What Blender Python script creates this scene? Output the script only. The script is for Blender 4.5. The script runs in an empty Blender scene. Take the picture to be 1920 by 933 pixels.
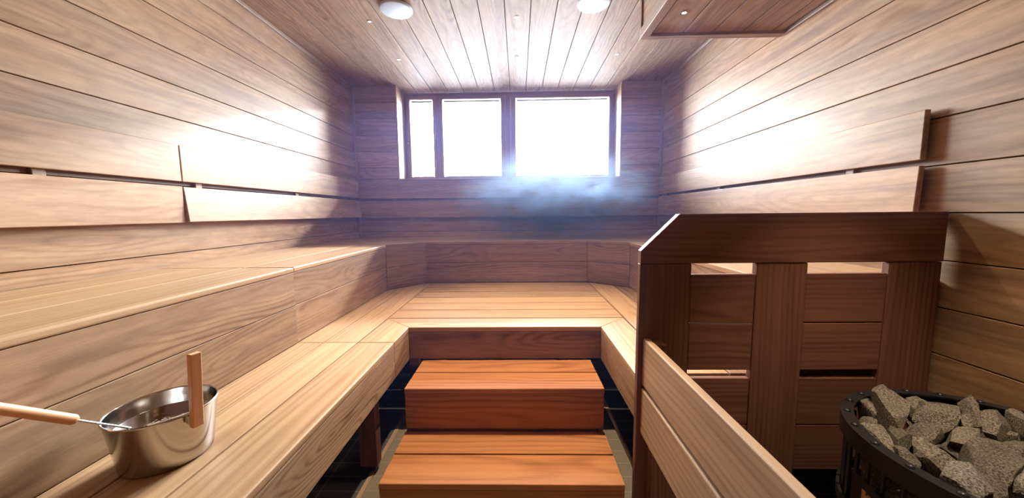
import bpy, bmesh, math, random
from mathutils import Vector, Matrix, noise as mnoise

# ---------------------------------------------------------------- camera
H = 1.37                                   # camera height above the floor
F_PX = 656.99
YAW, PITCH, ROLL = 0.01932815, -0.10174326, 0.01015555
sc = bpy.context.scene
col = sc.collection

def rotm():
    cy, sy, cp, sp, cr, sr = math.cos(YAW), math.sin(YAW), math.cos(PITCH), math.sin(PITCH), math.cos(ROLL), math.sin(ROLL)
    Ry = Matrix(((cy, -sy, 0), (sy, cy, 0), (0, 0, 1)))
    Rx = Matrix(((1, 0, 0), (0, cp, -sp), (0, sp, cp)))
    Rr = Matrix(((cr, 0, sr), (0, 1, 0), (-sr, 0, cr)))
    return Ry @ Rx @ Rr
RM = rotm()
cam_d = bpy.data.cameras.new('camera')
cam_d.sensor_width = 36.0
cam_d.lens = F_PX * 36 / 1920
cam_d.clip_start = 0.02
cam = bpy.data.objects.new('camera', cam_d)
col.objects.link(cam)
m = Matrix.Identity(4)
for i in range(3):
    m[i][0], m[i][1], m[i][2] = RM[i][0], RM[i][2], -RM[i][1]
m[2][3] = H
cam.matrix_world = m
sc.camera = cam

# ---------------------------------------------------------------- exposure, sky, daylight
vs = sc.view_settings
vs.view_transform = 'Standard'
vs.look = 'None'
vs.exposure = 1.97
vs.gamma = 1.0
vs.use_curve_mapping = False
cy_ = sc.cycles
cy_.max_bounces = 7
cy_.diffuse_bounces = 5
cy_.glossy_bounces = 3
cy_.transparent_max_bounces = 12
cy_.transmission_bounces = 4
cy_.volume_bounces = 0
cy_.sample_clamp_indirect = 6.0
cy_.volume_step_rate = 2.0
cy_.volume_max_steps = 64
cy_.caustics_reflective = False
cy_.caustics_refractive = False
cy_.use_denoising = True

W = bpy.data.worlds.new('sky')
sc.world = W
W.use_nodes = True
wn, wl = W.node_tree.nodes, W.node_tree.links
wn.clear()
SKY_STRENGTH = 16.0
g_tc = wn.new('ShaderNodeTexCoord')
g_sep = wn.new('ShaderNodeSeparateXYZ')
g_ramp = wn.new('ShaderNodeValToRGB')
g_map = wn.new('ShaderNodeMapRange')
g_map.inputs[1].default_value, g_map.inputs[2].default_value = -1, 1
bg = wn.new('ShaderNodeBackground')
wo = wn.new('ShaderNodeOutputWorld')
wl.new(g_tc.outputs['Generated'], g_sep.inputs[0])
wl.new(g_sep.outputs[2], g_map.inputs[0])
wl.new(g_map.outputs[0], g_ramp.inputs[0])
wl.new(g_ramp.outputs[0], bg.inputs[0])
wl.new(bg.outputs[0], wo.inputs[0])
bg.inputs[1].default_value = SKY_STRENGTH
r_ = g_ramp.color_ramp
r_.elements[0].position = 0.2
r_.elements[0].color = (0.30, 0.35, 0.43, 1)      # snow and ground below the horizon
r_.elements[1].position = 0.5
r_.elements[1].color = (0.94, 0.97, 1.02, 1)
for p, c in ((0.38, (0.88, 0.98, 1.14, 1)), (0.46, (1.20, 1.24, 1.32, 1)), (0.70, (0.94, 0.97, 1.02, 1)), (0.76, (0.16, 0.2, 0.28, 1)), (1.0, (0.08, 0.11, 0.18, 1))):
    e = r_.elements.new(p); e.color = c

def area(name, loc, rot, sx, sy, energy, color, portal=False):
    L = bpy.data.lights.new(name, 'AREA')
    L.shape = 'RECTANGLE'; L.size = sx; L.size_y = sy
    L.energy = energy; L.color = color
    o = bpy.data.objects.new(name, L)
    col.objects.link(o)
    o.location = loc; o.rotation_euler = rot
    if portal:
        L.cycles.is_portal = True
    return o
# portal over the window opening guides the sky light in
area('window_portal', (-0.11, 4.66, 0.955 + H), (math.radians(-90), 0, 0), 2.60, 1.05, 1, (1, 1, 1), portal=True)
# strip lamp added outside for the sill shadow, top about 30 degrees up
DAY_STRIP = area('daylight_strip_lamp', (1.1, 9.0, 2.98 + H), (math.radians(-60), 0, 0), 3.6, 0.24, 900, (0.98, 0.97, 0.98))

# ---------------------------------------------------------------- materials
def nn(nt, t, **kw):
    n = nt.nodes.new(t)
    for k, v in kw.items():
        setattr(n, k, v)
    return n

def new_mat(name):
    m = bpy.data.materials.new(name)
    m.use_nodes = True
    nt = m.node_tree
    b = nt.nodes['Principled BSDF']
    return m, nt, b

def plain(name, colr, rough=0.5, metal=0.0, spec=0.5, emit=None, es=0):
    m, nt, b = new_mat(name)
    b.inputs['Base Color'].default_value = (*colr, 1)
    b.inputs['Roughness'].default_value = rough
    b.inputs['Metallic'].default_value = metal
    b.inputs['Specular IOR Level'].default_value = spec
    if emit:
        b.inputs['Emission Color'].default_value = (*emit, 1)
        b.inputs['Emission Strength'].default_value = es
    return m

def wood(name, pale, mid, dark, freq=55.0, contrast=0.75, wash=0.5, washcol=None, rough=0.42, spec=0.3, warp=0.05, smoke=0.0):
    pale, mid, dark = [tuple(c * 0.80 for c in q) for q in (pale, mid, dark)]
    washcol = tuple(c * 0.80 for c in washcol) if washcol else None
    m, nt, b = new_mat(name)
    L = nt.links.new
    ga = nn(nt, 'ShaderNodeAttribute', attribute_name='grain')
    ra = nn(nt, 'ShaderNodeAttribute', attribute_name='ring')
    sg = nn(nt, 'ShaderNodeSeparateXYZ'); L(ga.outputs['Vector'], sg.inputs[0])
    sr = nn(nt, 'ShaderNodeSeparateXYZ'); L(ra.outputs['Vector'], sr.inputs[0])
    def math_(op, a, b_=None, c=None):
        n = nn(nt, 'ShaderNodeMath', operation=op)
        for i, v in enumerate((a, b_, c)):
            if v is None: continue
            if isinstance(v, (int, float)): n.inputs[i].default_value = v
            else: L(v, n.inputs[i])
        return n.outputs[0]
    def noi(scale, detail=2.0, rough_=0.5, off=(0, 0, 0)):
        mp = nn(nt, 'ShaderNodeMapping')
        mp.inputs['Scale'].default_value = scale
        mp.inputs['Location'].default_value = off
        L(ga.outputs['Vector'], mp.inputs[0])
        n = nn(nt, 'ShaderNodeTexNoise')
        n.inputs['Scale'].default_value = 1.0
        n.inputs['Detail'].default_value = detail
        n.inputs['Roughness'].default_value = rough_
        L(mp.outputs[0], n.inputs['Vector'])
        return n.outputs[0]
    n1 = noi((1.6, 7, 7), 2.0, 0.5)
    n2 = noi((0.9, 3, 3), 1.0, 0.5, (7, 3, 1))
    ww = math_('ADD', math_('SUBTRACT', sg.outputs[1], sr.outputs[0]), math_('MULTIPLY', math_('SUBTRACT', n1, 0.5), warp))
    dd = math_('ADD', math_('ADD', sg.outputs[2], sr.outputs[1]), math_('MULTIPLY', math_('SUBTRACT', n2, 0.5), warp * 5))
    rr = math_('SQRT', math_('ADD', math_('MULTIPLY', ww, ww), math_('MULTIPLY', dd, dd)))
    nf = noi((2.5, 40, 40), 3.0, 0.6, (2, 9, 4))
    ph = math_('ADD', math_('MULTIPLY', rr, freq * 6.28318), math_('MULTIPLY', nf, 2.2))
    sn = math_('MULTIPLY_ADD', math_('SINE', ph), 0.5, 0.5)
    ring = math_('POWER', sn, 2.2)
    # uneven strength of the figure over a board
    nm = noi((0.8, 9, 9), 2.0, 0.5, (1, 5, 8))
    amp = nn(nt, 'ShaderNodeMapRange'); amp.inputs[1].default_value = 0.35; amp.inputs[2].default_value = 0.68
    amp.inputs[3].default_value = 0.15; amp.inputs[4].default_value = 1.0
    L(nm, amp.inputs[0])
    ringa = math_('MULTIPLY', math_('MULTIPLY', ring, amp.outputs[0]), contrast)
    # fine fibre
    fib = noi((5, 260, 260), 2.0, 0.6)
    fibs = math_('MULTIPLY', math_('SUBTRACT', fib, 0.5), 0.38)
    streak = noi((0.7, 26, 26), 2.0, 0.55, (4, 2, 2))
    streaks = math_('MULTIPLY', math_('SUBTRACT', streak, 0.5), 0.9)
    f = math_('ADD', math_('ADD', ringa, fibs), math_('ADD', streaks, 0.12))
    cr = nn(nt, 'ShaderNodeValToRGB')
    e = cr.color_ramp.elements
    e[0].position = 0.0; e[0].color = (*pale, 1)
    e[1].position = 0.95; e[1].color = (*dark, 1)
    k = e.new(0.42); k.color = (*mid, 1)
    L(f, cr.inputs[0])
    # slow drifts of hue across the board
    wn_ = noi((1.3, 6, 6), 3.0, 0.6, (3, 1, 6))
    wr = nn(nt, 'ShaderNodeMapRange'); wr.inputs[1].default_value = 0.42; wr.inputs[2].default_value = 0.72
    wr.inputs[3].default_value = 0; wr.inputs[4].default_value = wash
    L(wn_, wr.inputs[0])
    mx = nn(nt, 'ShaderNodeMix', data_type='RGBA')
    L(wr.outputs[0], mx.inputs[0]); L(cr.outputs[0], mx.inputs[6])
    mx.inputs[7].default_value = (*(washcol or pale), 1)
    if smoke:
        sk = noi((0.55, 13, 13), 3.0, 0.6, (8, 4, 2))
        skr = nn(nt, 'ShaderNodeMapRange'); skr.inputs[1].default_value = 0.50; skr.inputs[2].default_value = 0.68
        skr.inputs[3].default_value = 0; skr.inputs[4].default_value = smoke
        L(sk, skr.inputs[0])
        mo = noi((9, 34, 34), 3.0, 0.6, (5, 5, 5))
        mor = nn(nt, 'ShaderNodeMapRange'); mor.inputs[1].default_value = 0.3; mor.inputs[2].default_value = 0.7
        mor.inputs[3].default_value = 0.86; mor.inputs[4].default_value = 1.12
        L(mo, mor.inputs[0])
        mx2 = nn(nt, 'ShaderNodeMix', data_type='RGBA')
        L(skr.outputs[0], mx2.inputs[0]); L(mx.outputs[2], mx2.inputs[6])
        mx2.inputs[7].default_value = (0.20, 0.125, 0.092, 1)
        mx3 = nn(nt, 'ShaderNodeHueSaturation'); L(mx2.outputs[2], mx3.inputs['Color']); L(mor.outputs[0], mx3.inputs['Value'])
        src = mx3.outputs[0]
    else:
        src = mx.outputs[2]
    hs = nn(nt, 'ShaderNodeHueSaturation')
    L(src, hs.inputs['Color'])
    L(sr.outputs[2], hs.inputs['Value'])
    L(hs.outputs[0], b.inputs['Base Color'])
    rg = nn(nt, 'ShaderNodeMapRange'); rg.inputs[3].default_value = rough - 0.06; rg.inputs[4].default_value = rough + 0.12
    L(fib, rg.inputs[0]); L(rg.outputs[0], b.inputs['Roughness'])
    b.inputs['Specular IOR Level'].default_value = spec
    bp = nn(nt, 'ShaderNodeBump'); bp.inputs['Strength'].default_value = 0.12; bp.inputs['Distance'].default_value = 0.002
    L(fib, bp.inputs['Height']); L(bp.outputs[0], b.inputs['Normal'])
    return m

M = {}
M['wall'] = wood('wall_board_wood', (0.56, 0.355, 0.205), (0.41, 0.235, 0.118), (0.20, 0.10, 0.052), freq=34, contrast=0.42, wash=0.6, washcol=(0.55, 0.40, 0.255), warp=0.10, rough=0.4, smoke=0.6)
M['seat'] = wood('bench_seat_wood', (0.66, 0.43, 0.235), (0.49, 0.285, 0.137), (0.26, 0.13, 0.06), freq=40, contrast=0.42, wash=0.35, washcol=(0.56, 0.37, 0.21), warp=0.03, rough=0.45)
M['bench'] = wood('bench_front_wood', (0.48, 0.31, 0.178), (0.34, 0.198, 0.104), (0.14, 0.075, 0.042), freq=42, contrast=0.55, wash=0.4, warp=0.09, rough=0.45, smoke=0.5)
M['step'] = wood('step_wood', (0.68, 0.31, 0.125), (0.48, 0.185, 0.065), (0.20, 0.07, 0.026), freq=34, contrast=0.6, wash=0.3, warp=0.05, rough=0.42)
M['fence'] = wood('shade_toned_wood', (0.26, 0.12, 0.078), (0.185, 0.077, 0.05), (0.09, 0.035, 0.025), freq=50, contrast=0.5, wash=0.3, warp=0.03, rough=0.42)  # the fence's shade is put into this darker, redder wood colour
M['bold'] = wood('bold_figured_wood', (0.50, 0.34, 0.205), (0.37, 0.225, 0.13), (0.12, 0.068, 0.042), freq=40, contrast=1.0, wash=0.3, warp=0.20, rough=0.45)
M['ceil'] = wood('ceiling_board_wood', (0.48, 0.31, 0.19), (0.34, 0.20, 0.11), (0.15, 0.08, 0.045), freq=38, contrast=0.5, wash=0.5, washcol=(0.46, 0.32, 0.22), warp=0.09, rough=0.6, spec=0.22, smoke=0.45); M['stovewall'] = M['wall']
M['rail'] = wood('rail_wood', (0.64, 0.455, 0.30), (0.50, 0.33, 0.205), (0.28, 0.17, 0.10), freq=36, contrast=0.5, wash=0.3, warp=0.06, rough=0.45)
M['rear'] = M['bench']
M['ext'] = plain('dark_backing', (0.05, 0.028, 0.018), 0.9, spec=0.1)
M['grip'] = wood('handle_wood', (0.95, 0.56, 0.30), (0.85, 0.42, 0.19), (0.45, 0.19, 0.09), freq=60, contrast=0.5, wash=0.3, warp=0.02, rough=0.4)
M['frame'] = wood('window_frame_wood', (0.42, 0.25, 0.15), (0.33, 0.18, 0.11), (0.26, 0.15, 0.10), freq=50, contrast=0.3, wash=0.2, warp=0.02)
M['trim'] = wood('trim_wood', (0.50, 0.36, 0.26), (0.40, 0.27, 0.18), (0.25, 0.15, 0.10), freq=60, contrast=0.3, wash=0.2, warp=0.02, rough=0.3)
M['white'] = plain('white_enamel', (0.52, 0.58, 0.64), 0.45)
M['blind'] = plain('blind_slat_white', (0.8, 0.82, 0.85), 0.5)
M['iron'] = plain('black_steel', (0.036, 0.039, 0.047), 0.38, 0.6, 0.5)
M['rubber'] = plain('black_rubber', (0.02, 0.02, 0.025), 0.5)
M['chrome'] = plain('chrome_fitting', (0.75, 0.76, 0.78), 0.2, 1.0)
M['lamp'] = plain('lamp_lens', (1, 0.9, 0.7), 0.3, emit=(1.0, 0.80, 0.52), es=60)

def steel():
    m, nt, b = new_mat('brushed_stainless_steel')
    b.inputs['Base Color'].default_value = (0.56, 0.53, 0.49, 1)
    b.inputs['Metallic'].default_value = 1.0
    b.inputs['Roughness'].default_value = 0.17
    t = nn(nt, 'ShaderNodeTexNoise'); mp = nn(nt, 'ShaderNodeMapping'); tc = nn(nt, 'ShaderNodeTexCoord')
    mp.inputs['Scale'].default_value = (3, 3, 160)
    nt.links.new(tc.outputs['Object'], mp.inputs[0]); nt.links.new(mp.outputs[0], t.inputs['Vector'])
    t.inputs['Scale'].default_value = 4
    r = nn(nt, 'ShaderNodeMapRange'); r.inputs[3].default_value = 0.1; r.inputs[4].default_value = 0.24
    nt.links.new(t.outputs[0], r.inputs[0]); nt.links.new(r.outputs[0], b.inputs['Roughness'])
    return m
M['steel'] = steel()

def stone_mat(name, a, c, d):
    m, nt, b = new_mat(name)
    tc = nn(nt, 'ShaderNodeTexCoord'); L = nt.links.new
    n1 = nn(nt, 'ShaderNodeTexNoise'); n1.inputs['Scale'].default_value = 260; n1.inputs['Detail'].default_value = 2
    n2 = nn(nt, 'ShaderNodeTexNoise'); n2.inputs['Scale'].default_value = 14; n2.inputs['Detail'].default_value = 4
    L(tc.outputs['Object'], n1.inputs['Vector']); L(tc.outputs['Object'], n2.inputs['Vector'])
    cr = nn(nt, 'ShaderNodeValToRGB'); e = cr.color_ramp.elements
    e[0].position = 0.36; e[0].color = (*d, 1); e[1].position = 0.66; e[1].color = (*a, 1)
    k = e.new(0.5); k.color = (*c, 1)
    L(n1.outputs[0], cr.inputs[0])
    mx = nn(nt, 'ShaderNodeMix', data_type='RGBA', blend_type='MULTIPLY'); mx.inputs[0].default_value = 0.6
    c2 = nn(nt, 'ShaderNodeValToRGB'); c2.color_ramp.elements[0].position = 0.3; c2.color_ramp.elements[0].color = (0.45, 0.43, 0.40, 1)
    c2.color_ramp.elements[1].position = 0.65
    L(n2.outputs[0], c2.inputs[0]); L(cr.outputs[0], mx.inputs[6]); L(c2.outputs[0], mx.inputs[7])
    oi = nn(nt, 'ShaderNodeObjectInfo'); vr = nn(nt, 'ShaderNodeMapRange'); vr.inputs[3].default_value = 0.55; vr.inputs[4].default_value = 1.15
    L(oi.outputs['Random'], vr.inputs[0]); hs = nn(nt, 'ShaderNodeHueSaturation'); L(mx.outputs[2], hs.inputs['Color']); L(vr.outputs[0], hs.inputs['Value'])
    L(hs.outputs[0], b.inputs['Base Color'])
    b.inputs['Roughness'].default_value = 0.8
    bp = nn(nt, 'ShaderNodeBump'); bp.inputs['Strength'].default_value = 0.5; bp.inputs['Distance'].default_value = 0.003
    L(n1.outputs[0], bp.inputs['Height']); L(bp.outputs[0], b.inputs['Normal'])
    return m
M['stone'] = stone_mat('sauna_stone', (0.36, 0.325, 0.27), (0.185, 0.165, 0.135), (0.045, 0.04, 0.036))
M['stone_pale'] = stone_mat('sauna_stone_pale', (0.50, 0.49, 0.46), (0.28, 0.27, 0.25), (0.09, 0.085, 0.08))

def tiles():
    m, nt, b = new_mat('shaded_floor_tiles')
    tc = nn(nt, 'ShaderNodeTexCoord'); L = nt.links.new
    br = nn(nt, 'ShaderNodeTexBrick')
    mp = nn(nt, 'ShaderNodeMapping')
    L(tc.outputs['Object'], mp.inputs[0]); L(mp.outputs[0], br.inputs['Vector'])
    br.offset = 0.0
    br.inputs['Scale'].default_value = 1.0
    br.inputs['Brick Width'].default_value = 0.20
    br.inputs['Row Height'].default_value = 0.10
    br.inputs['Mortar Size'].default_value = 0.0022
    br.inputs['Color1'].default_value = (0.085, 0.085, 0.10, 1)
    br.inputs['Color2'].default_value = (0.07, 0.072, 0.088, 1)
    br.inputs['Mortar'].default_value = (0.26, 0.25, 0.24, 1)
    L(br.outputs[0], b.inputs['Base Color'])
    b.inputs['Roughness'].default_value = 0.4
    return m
M['tiles'] = tiles()
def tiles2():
    m = M['tiles'].copy(); m.name = 'lit_aisle_tiles'  # lit copy of the shaded tiles, paler in colour
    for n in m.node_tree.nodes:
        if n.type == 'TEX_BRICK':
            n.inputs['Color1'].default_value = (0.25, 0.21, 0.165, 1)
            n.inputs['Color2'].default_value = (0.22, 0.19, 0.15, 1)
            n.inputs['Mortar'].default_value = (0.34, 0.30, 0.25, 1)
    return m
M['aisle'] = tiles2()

def glass():
    m, nt, b = new_mat('window_glass')
    nt.nodes.remove(b)
    tr = nn(nt, 'ShaderNodeBsdfTransparent'); tr.inputs[0].default_value = (0.96, 0.98, 1.0, 1)
    gl = nn(nt, 'ShaderNodeBsdfGlossy'); gl.inputs['Roughness'].default_value = 0.02
    fr = nn(nt, 'ShaderNodeFresnel'); fr.inputs[0].default_value = 1.35
    mx = nn(nt, 'ShaderNodeMixShader')
    nt.links.new(fr.outputs[0], mx.inputs[0]); nt.links.new(tr.outputs[0], mx.inputs[1]); nt.links.new(gl.outputs[0], mx.inputs[2])
    nt.links.new(mx.outputs[0], nt.nodes['Material Output'].inputs[0])
    return m
M['glass'] = glass()

def water():
    m, nt, b = new_mat('clear_water')
    nt.nodes.remove(b)
    tr = nn(nt, 'ShaderNodeBsdfTransparent'); tr.inputs[0].default_value = (0.75, 0.78, 0.72, 1)
    gl = nn(nt, 'ShaderNodeBsdfGlossy'); gl.inputs['Roughness'].default_value = 0.01
    fr = nn(nt, 'ShaderNodeFresnel'); fr.inputs[0].default_value = 1.33
    nz = nn(nt, 'ShaderNodeTexNoise'); nz.inputs['Scale'].default_value = 9
    bp = nn(nt, 'ShaderNodeBump'); bp.inputs['Strength'].default_value = 0.1; bp.inputs['Distance'].default_value = 0.01
    nt.links.new(nz.outputs[0], bp.inputs['Height']); nt.links.new(bp.outputs[0], gl.inputs['Normal'])
    mx = nn(nt, 'ShaderNodeMixShader')
    nt.links.new(fr.outputs[0], mx.inputs[0]); nt.links.new(tr.outputs[0], mx.inputs[1]); nt.links.new(gl.outputs[0], mx.inputs[2])
    nt.links.new(mx.outputs[0], nt.nodes['Material Output'].inputs[0])
    return m
M['water'] = water()

# ---------------------------------------------------------------- mesh helpers (z values are given relative to the camera height)
rng = random.Random(11)

class MB:
    """collects solids into one mesh with the wood grain attributes"""
    def __init__(self):
        self.v, self.f, self.g, self.r, self.sm = [], [], [], [], []
    def add_bm(self, bm, grain=(0, 1, 0), thick=(0, 0, 1), w0=None, d0=None, tone=None, smooth=False):
        gx = Vector(grain).normalized()
        gt = Vector(thick); gt = (gt - gx * gt.dot(gx)).normalized()
        gw = gx.cross(gt)
        cs = [v.co for v in bm.verts]
        c = sum(cs, Vector()) / max(1, len(cs))
        seed = rng.uniform(0, 60)
        w0 = rng.uniform(-0.09, 0.09) if w0 is None else w0
        d0 = rng.uniform(0.025, 0.11) if d0 is None else d0
        tone = rng.uniform(0.88, 1.10) if tone is None else tone
        o = len(self.v)
        bm.verts.index_update()
        for v in bm.verts:
            p = v.co
            q = p - c
            self.v.append((p.x, p.y, p.z + H))
            self.g.append((q.dot(gx) + seed, q.dot(gw), q.dot(gt)))
            self.r.append((w0, d0, tone))
        for f in bm.faces:
            self.f.append([o + v.index for v in f.verts]); self.sm.append(smooth)
        bm.free()
    def prism(self, poly, ext, grain, bev=0.003, seg=2, thick=None, **kw):
        bm = bmesh.new()
        e = Vector(ext)
        a = [bm.verts.new(Vector(p)) for p in poly]
        b = [bm.verts.new(Vector(p) + e) for p in poly]
        bm.faces.new(a); bm.faces.new(list(reversed(b)))
        n = len(a)
        for i in range(n):
            bm.faces.new((a[i], b[i], b[(i + 1) % n], a[(i + 1) % n]))
        bmesh.ops.recalc_face_normals(bm, faces=bm.faces)
        if bev:
            bmesh.ops.bevel(bm, geom=list(bm.edges), offset=bev, segments=seg, affect='EDGES', profile=0.5)
        self.add_bm(bm, grain, thick or ext, **kw)
    def box(self, x0, x1, y0, y1, z0, z1, grain='y', bev=0.003, seg=2, thick=None, **kw):
        g = {'x': (1, 0, 0), 'y': (0, 1, 0), 'z': (0, 0, 1)}[grain]
        d = {'x': abs(x1 - x0), 'y': abs(y1 - y0), 'z': abs(z1 - z0)}
        if thick is None:
            k = min((a for a in 'xyz' if a != grain), key=lambda a: d[a])
            thick = {'x': (1, 0, 0), 'y': (0, 1, 0), 'z': (0, 0, 1)}[k]
        self.prism([(x0, y0, z0), (x1, y0, z0), (x1, y1, z0), (x0, y1, z0)], (0, 0, z1 - z0), g, bev, seg, thick, **kw)
    def tube(self, p0, p1, r0, r1=None, n=16, cap=True, grain=None, **kw):
        r1 = r0 if r1 is None else r1
        p0, p1 = Vector(p0), Vector(p1)
        ax = (p1 - p0).normalized()
        u = ax.orthogonal().normalized(); w = ax.cross(u)
        bm = bmesh.new()
        A = [bm.verts.new(p0 + (u * math.cos(t) + w * math.sin(t)) * r0) for t in [2 * math.pi * i / n for i in range(n)]]
        B = [bm.verts.new(p1 + (u * math.cos(t) + w * math.sin(t)) * r1) for t in [2 * math.pi * i / n for i in range(n)]]
        for i in range(n):
            bm.faces.new((A[i], A[(i + 1) % n], B[(i + 1) % n], B[i]))
        if cap:
            bm.faces.new(list(reversed(A))); bm.faces.new(B)
        bmesh.ops.recalc_face_normals(bm, faces=bm.faces)
        self.add_bm(bm, tuple(ax), tuple(u), smooth=True, **kw)
    def lathe(self, c, prof, n=64, **kw):
        """prof: list of (radius, z) turned about the vertical through c"""
        bm = bmesh.new(); rings = []
        for r, z in prof:
            if r < 1e-6:
                rings.append([bm.verts.new((c[0], c[1], z))])
            else:
                rings.append([bm.verts.new((c[0] + r * math.cos(2 * math.pi * i / n), c[1] + r * math.sin(2 * math.pi * i / n), z)) for i in range(n)])
        for a, b in zip(rings, rings[1:]):
            for i in range(n):
                j = (i + 1) % n
                if len(a) == 1 and len(b) == 1: continue
                if len(a) == 1: bm.faces.new((a[0], b[j], b[i]))
                elif len(b) == 1: bm.faces.new((a[i], a[j], b[0]))
                else: bm.faces.new((a[i], a[j], b[j], b[i]))
        bmesh.ops.recalc_face_normals(bm, faces=bm.faces)
        self.add_bm(bm, (1, 0, 0), (0, 0, 1), smooth=True, **kw)
    def build(self, name, mat, parent=None, origin=None, sharp=40):
        me = bpy.data.meshes.new(name)
        org = Vector(origin) if origin is not None else (parent.location.copy() if parent is not None and parent.parent is None else Vector((0, 0, 0)))
        if parent is not None:
            org = Vector(parent.get('_org', (0, 0, 0)))
        me.from_pydata([(a - org.x, b - org.y, c - org.z) for a, b, c in self.v], [], self.f)
        at = me.attributes.new('grain', 'FLOAT_VECTOR', 'POINT'); at.data.foreach_set('vector', [x for p in self.g for x in p])
        at = me.attributes.new('ring', 'FLOAT_VECTOR', 'POINT'); at.data.foreach_set('vector', [x for p in self.r for x in p])
        me.polygons.foreach_set('use_smooth', self.sm)
        me.materials.append(mat)
        me.validate(); me.update()
        if any(self.sm):
            me.set_sharp_from_angle(angle=math.radians(sharp))
        o = bpy.data.objects.new(name, me)
        col.objects.link(o)
        if parent is not None:
            o.parent = parent
            o['_org'] = list(org)
        else:
            o.location = org
            o['_org'] = list(org)
        return o

def tag(o, label=None, cat=None, group=None, kind=None):
    if label: o['label'] = label
    if cat: o['category'] = cat
    if group: o['group'] = group
    if kind: o['kind'] = kind
    return o

def thing(name, loc, label, cat, group=None):
    o = bpy.data.objects.new(name, None)
    o.empty_display_size = 0.05
    col.objects.link(o)
    o.location = (loc[0], loc[1], loc[2] + H)
    o['_org'] = [loc[0], loc[1], loc[2] + H]
    return tag(o, label, cat, group)

def one(mb, name, mat, parent=None, label=None):
    o = mb.build(name, mat, parent)
    if label: o['label'] = label
    return o

def part_box(parent, name, mat, *a, label=None, **kw):
    mb = MB(); mb.box(*a, **kw)
    return one(mb, name, mat, parent, label)

def struct(o):
    o['kind'] = 'structure'
    return o

def boards(mb, lines, fixed, span, axis, side, t=0.02, gap=0.0035, face=0.0, **kw):
    """planks between successive lines; axis 'xz','yz': wall planes"""

# ---------------------------------------------------------------- the room
XL, XR, YB, YW, YF = -1.976, 1.72, 4.31, 4.59, -0.9
ZC, ZF = 1.525, -1.37
SILL = 0.43
WX0, WX1 = -1.44, 1.22
LN = [1.525 - 0.1926 * k for k in range(17)]
G = 0.0022
T = 0.022
TB = 0.14      # wall build-up behind the boards

def planks_side(mb, x, sgn, y0, y1, top, bot, **kw):
    for a, b in zip(LN, LN[1:]):
        za, zb = min(a, top), max(b, bot)
        if za - zb < 0.01: continue
        mb.box(x, x + sgn * T, y0, y1, zb + G, za - G, 'y', bev=0.0018, seg=1, **kw)

# left wall
mb = MB(); planks_side(mb, XL, -1, YF, YB + 0.3, ZC, ZF)
wl_ = struct(one(mb, 'wall_left', M['wall']))
mb = MB(); mb.box(XL - T - TB, XL - T, YF - 0.2, YB + 0.4, ZF - 0.1, ZC + 0.15, bev=0)
struct(one(mb, 'wall_core', M['ext'], wl_))
# right wall, boards above and below the fence top
mb = MB(); planks_side(mb, XR, 1, YF, YB + 0.3, ZC, LN[8])
wr_ = struct(one(mb, 'wall_right', M['wall']))
mb = MB(); planks_side(mb, XR, 1, YF, YB + 0.3, LN[8], ZF)
struct(one(mb, 'wall_boards', M['stovewall'], wr_))
mb = MB(); mb.box(XR + T, XR + T + TB, YF - 0.2, YB + 0.4, ZF - 0.1, ZC + 0.15, bev=0)
struct(one(mb, 'wall_core', M['ext'], wr_))
# rear wall
mb = MB()
for a, b in zip(LN, LN[1:]):
    if a > SILL:
        zb = max(b, SILL)
        mb.box(XL, WX0 - 0.001, YB, YB + T, zb + G, a - G, 'x', bev=0.0018, seg=1)
        mb.box(WX1 + 0.001, XR, YB, YB + T, zb + G, a - G, 'x', bev=0.0018, seg=1)
    if b < SILL:
        mb.box(XL, XR, YB, YB + T, b + G, min(a, SILL) - G, 'x', bev=0.0018, seg=1)
wb_ = struct(one(mb, 'wall_back', M['wall']))
mb = MB()
mb.box(XL - 0.3, WX0 - 0.022, YB + T, YB + 0.40, ZF - 0.1, ZC + 0.15, bev=0)
mb.box(WX1 + 0.022, XR + 0.3, YB + T, YB + 0.40, ZF - 0.1, ZC + 0.15, bev=0)
mb.box(WX0 - 0.022, WX1 + 0.022, YB + T, YB + 0.40, ZF - 0.1, SILL - 0.022, bev=0)
struct(one(mb, 'wall_core', M['ext'], wb_))
mb = MB()
mb.box(WX0 - 0.02, WX0, YB - 0.002, YW + 0.06, SILL - 0.02, ZC, 'z', tone=1.1)
mb.box(WX1, WX1 + 0.02, YB - 0.002, YW + 0.06, SILL - 0.02, ZC, 'z', tone=1.1)
struct(one(mb, 'window_jamb', M['wall'], wb_))
mb = MB()
mb.box(WX0, WX1, YB - 0.012, YW + 0.06, SILL - 0.02, SILL, 'x', tone=0.95)
struct(one(mb, 'window_sill', M['wall'], wb_))
# front wall behind the camera
mb = MB()
for a, b in zip(LN, LN[1:]):
    mb.box(XL, XR, YF - T, YF, max(b, ZF) + G, a - G, 'x', bev=0)
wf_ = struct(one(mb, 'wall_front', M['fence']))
mb = MB(); mb.box(XL - 0.2, XR + 0.2, YF - T - TB, YF - T, ZF - 0.1, ZC + 0.15, bev=0)
struct(one(mb, 'wall_core', M['ext'], wf_))
# ceiling
mb = MB()
x = -0.0913 - 0.1955 * 10
while x < XR:
    a, b = max(x, XL), min(x + 0.1955, XR)
    if b - a > 0.02:
        mb.box(a + 0.003, b - 0.003, YF, YW + 0.08, ZC, ZC + T, 'y', bev=0.002, seg=1)
    x += 0.1955
ce_ = struct(one(mb, 'ceiling', M['ceil']))
mb = MB(); mb.box(XL - 0.2, XR + 0.2, YF - 0.2, YW + 0.13, ZC + T, ZC + T + 0.12, bev=0)
struct(one(mb, 'ceiling_core', M['ext'], ce_))
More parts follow.
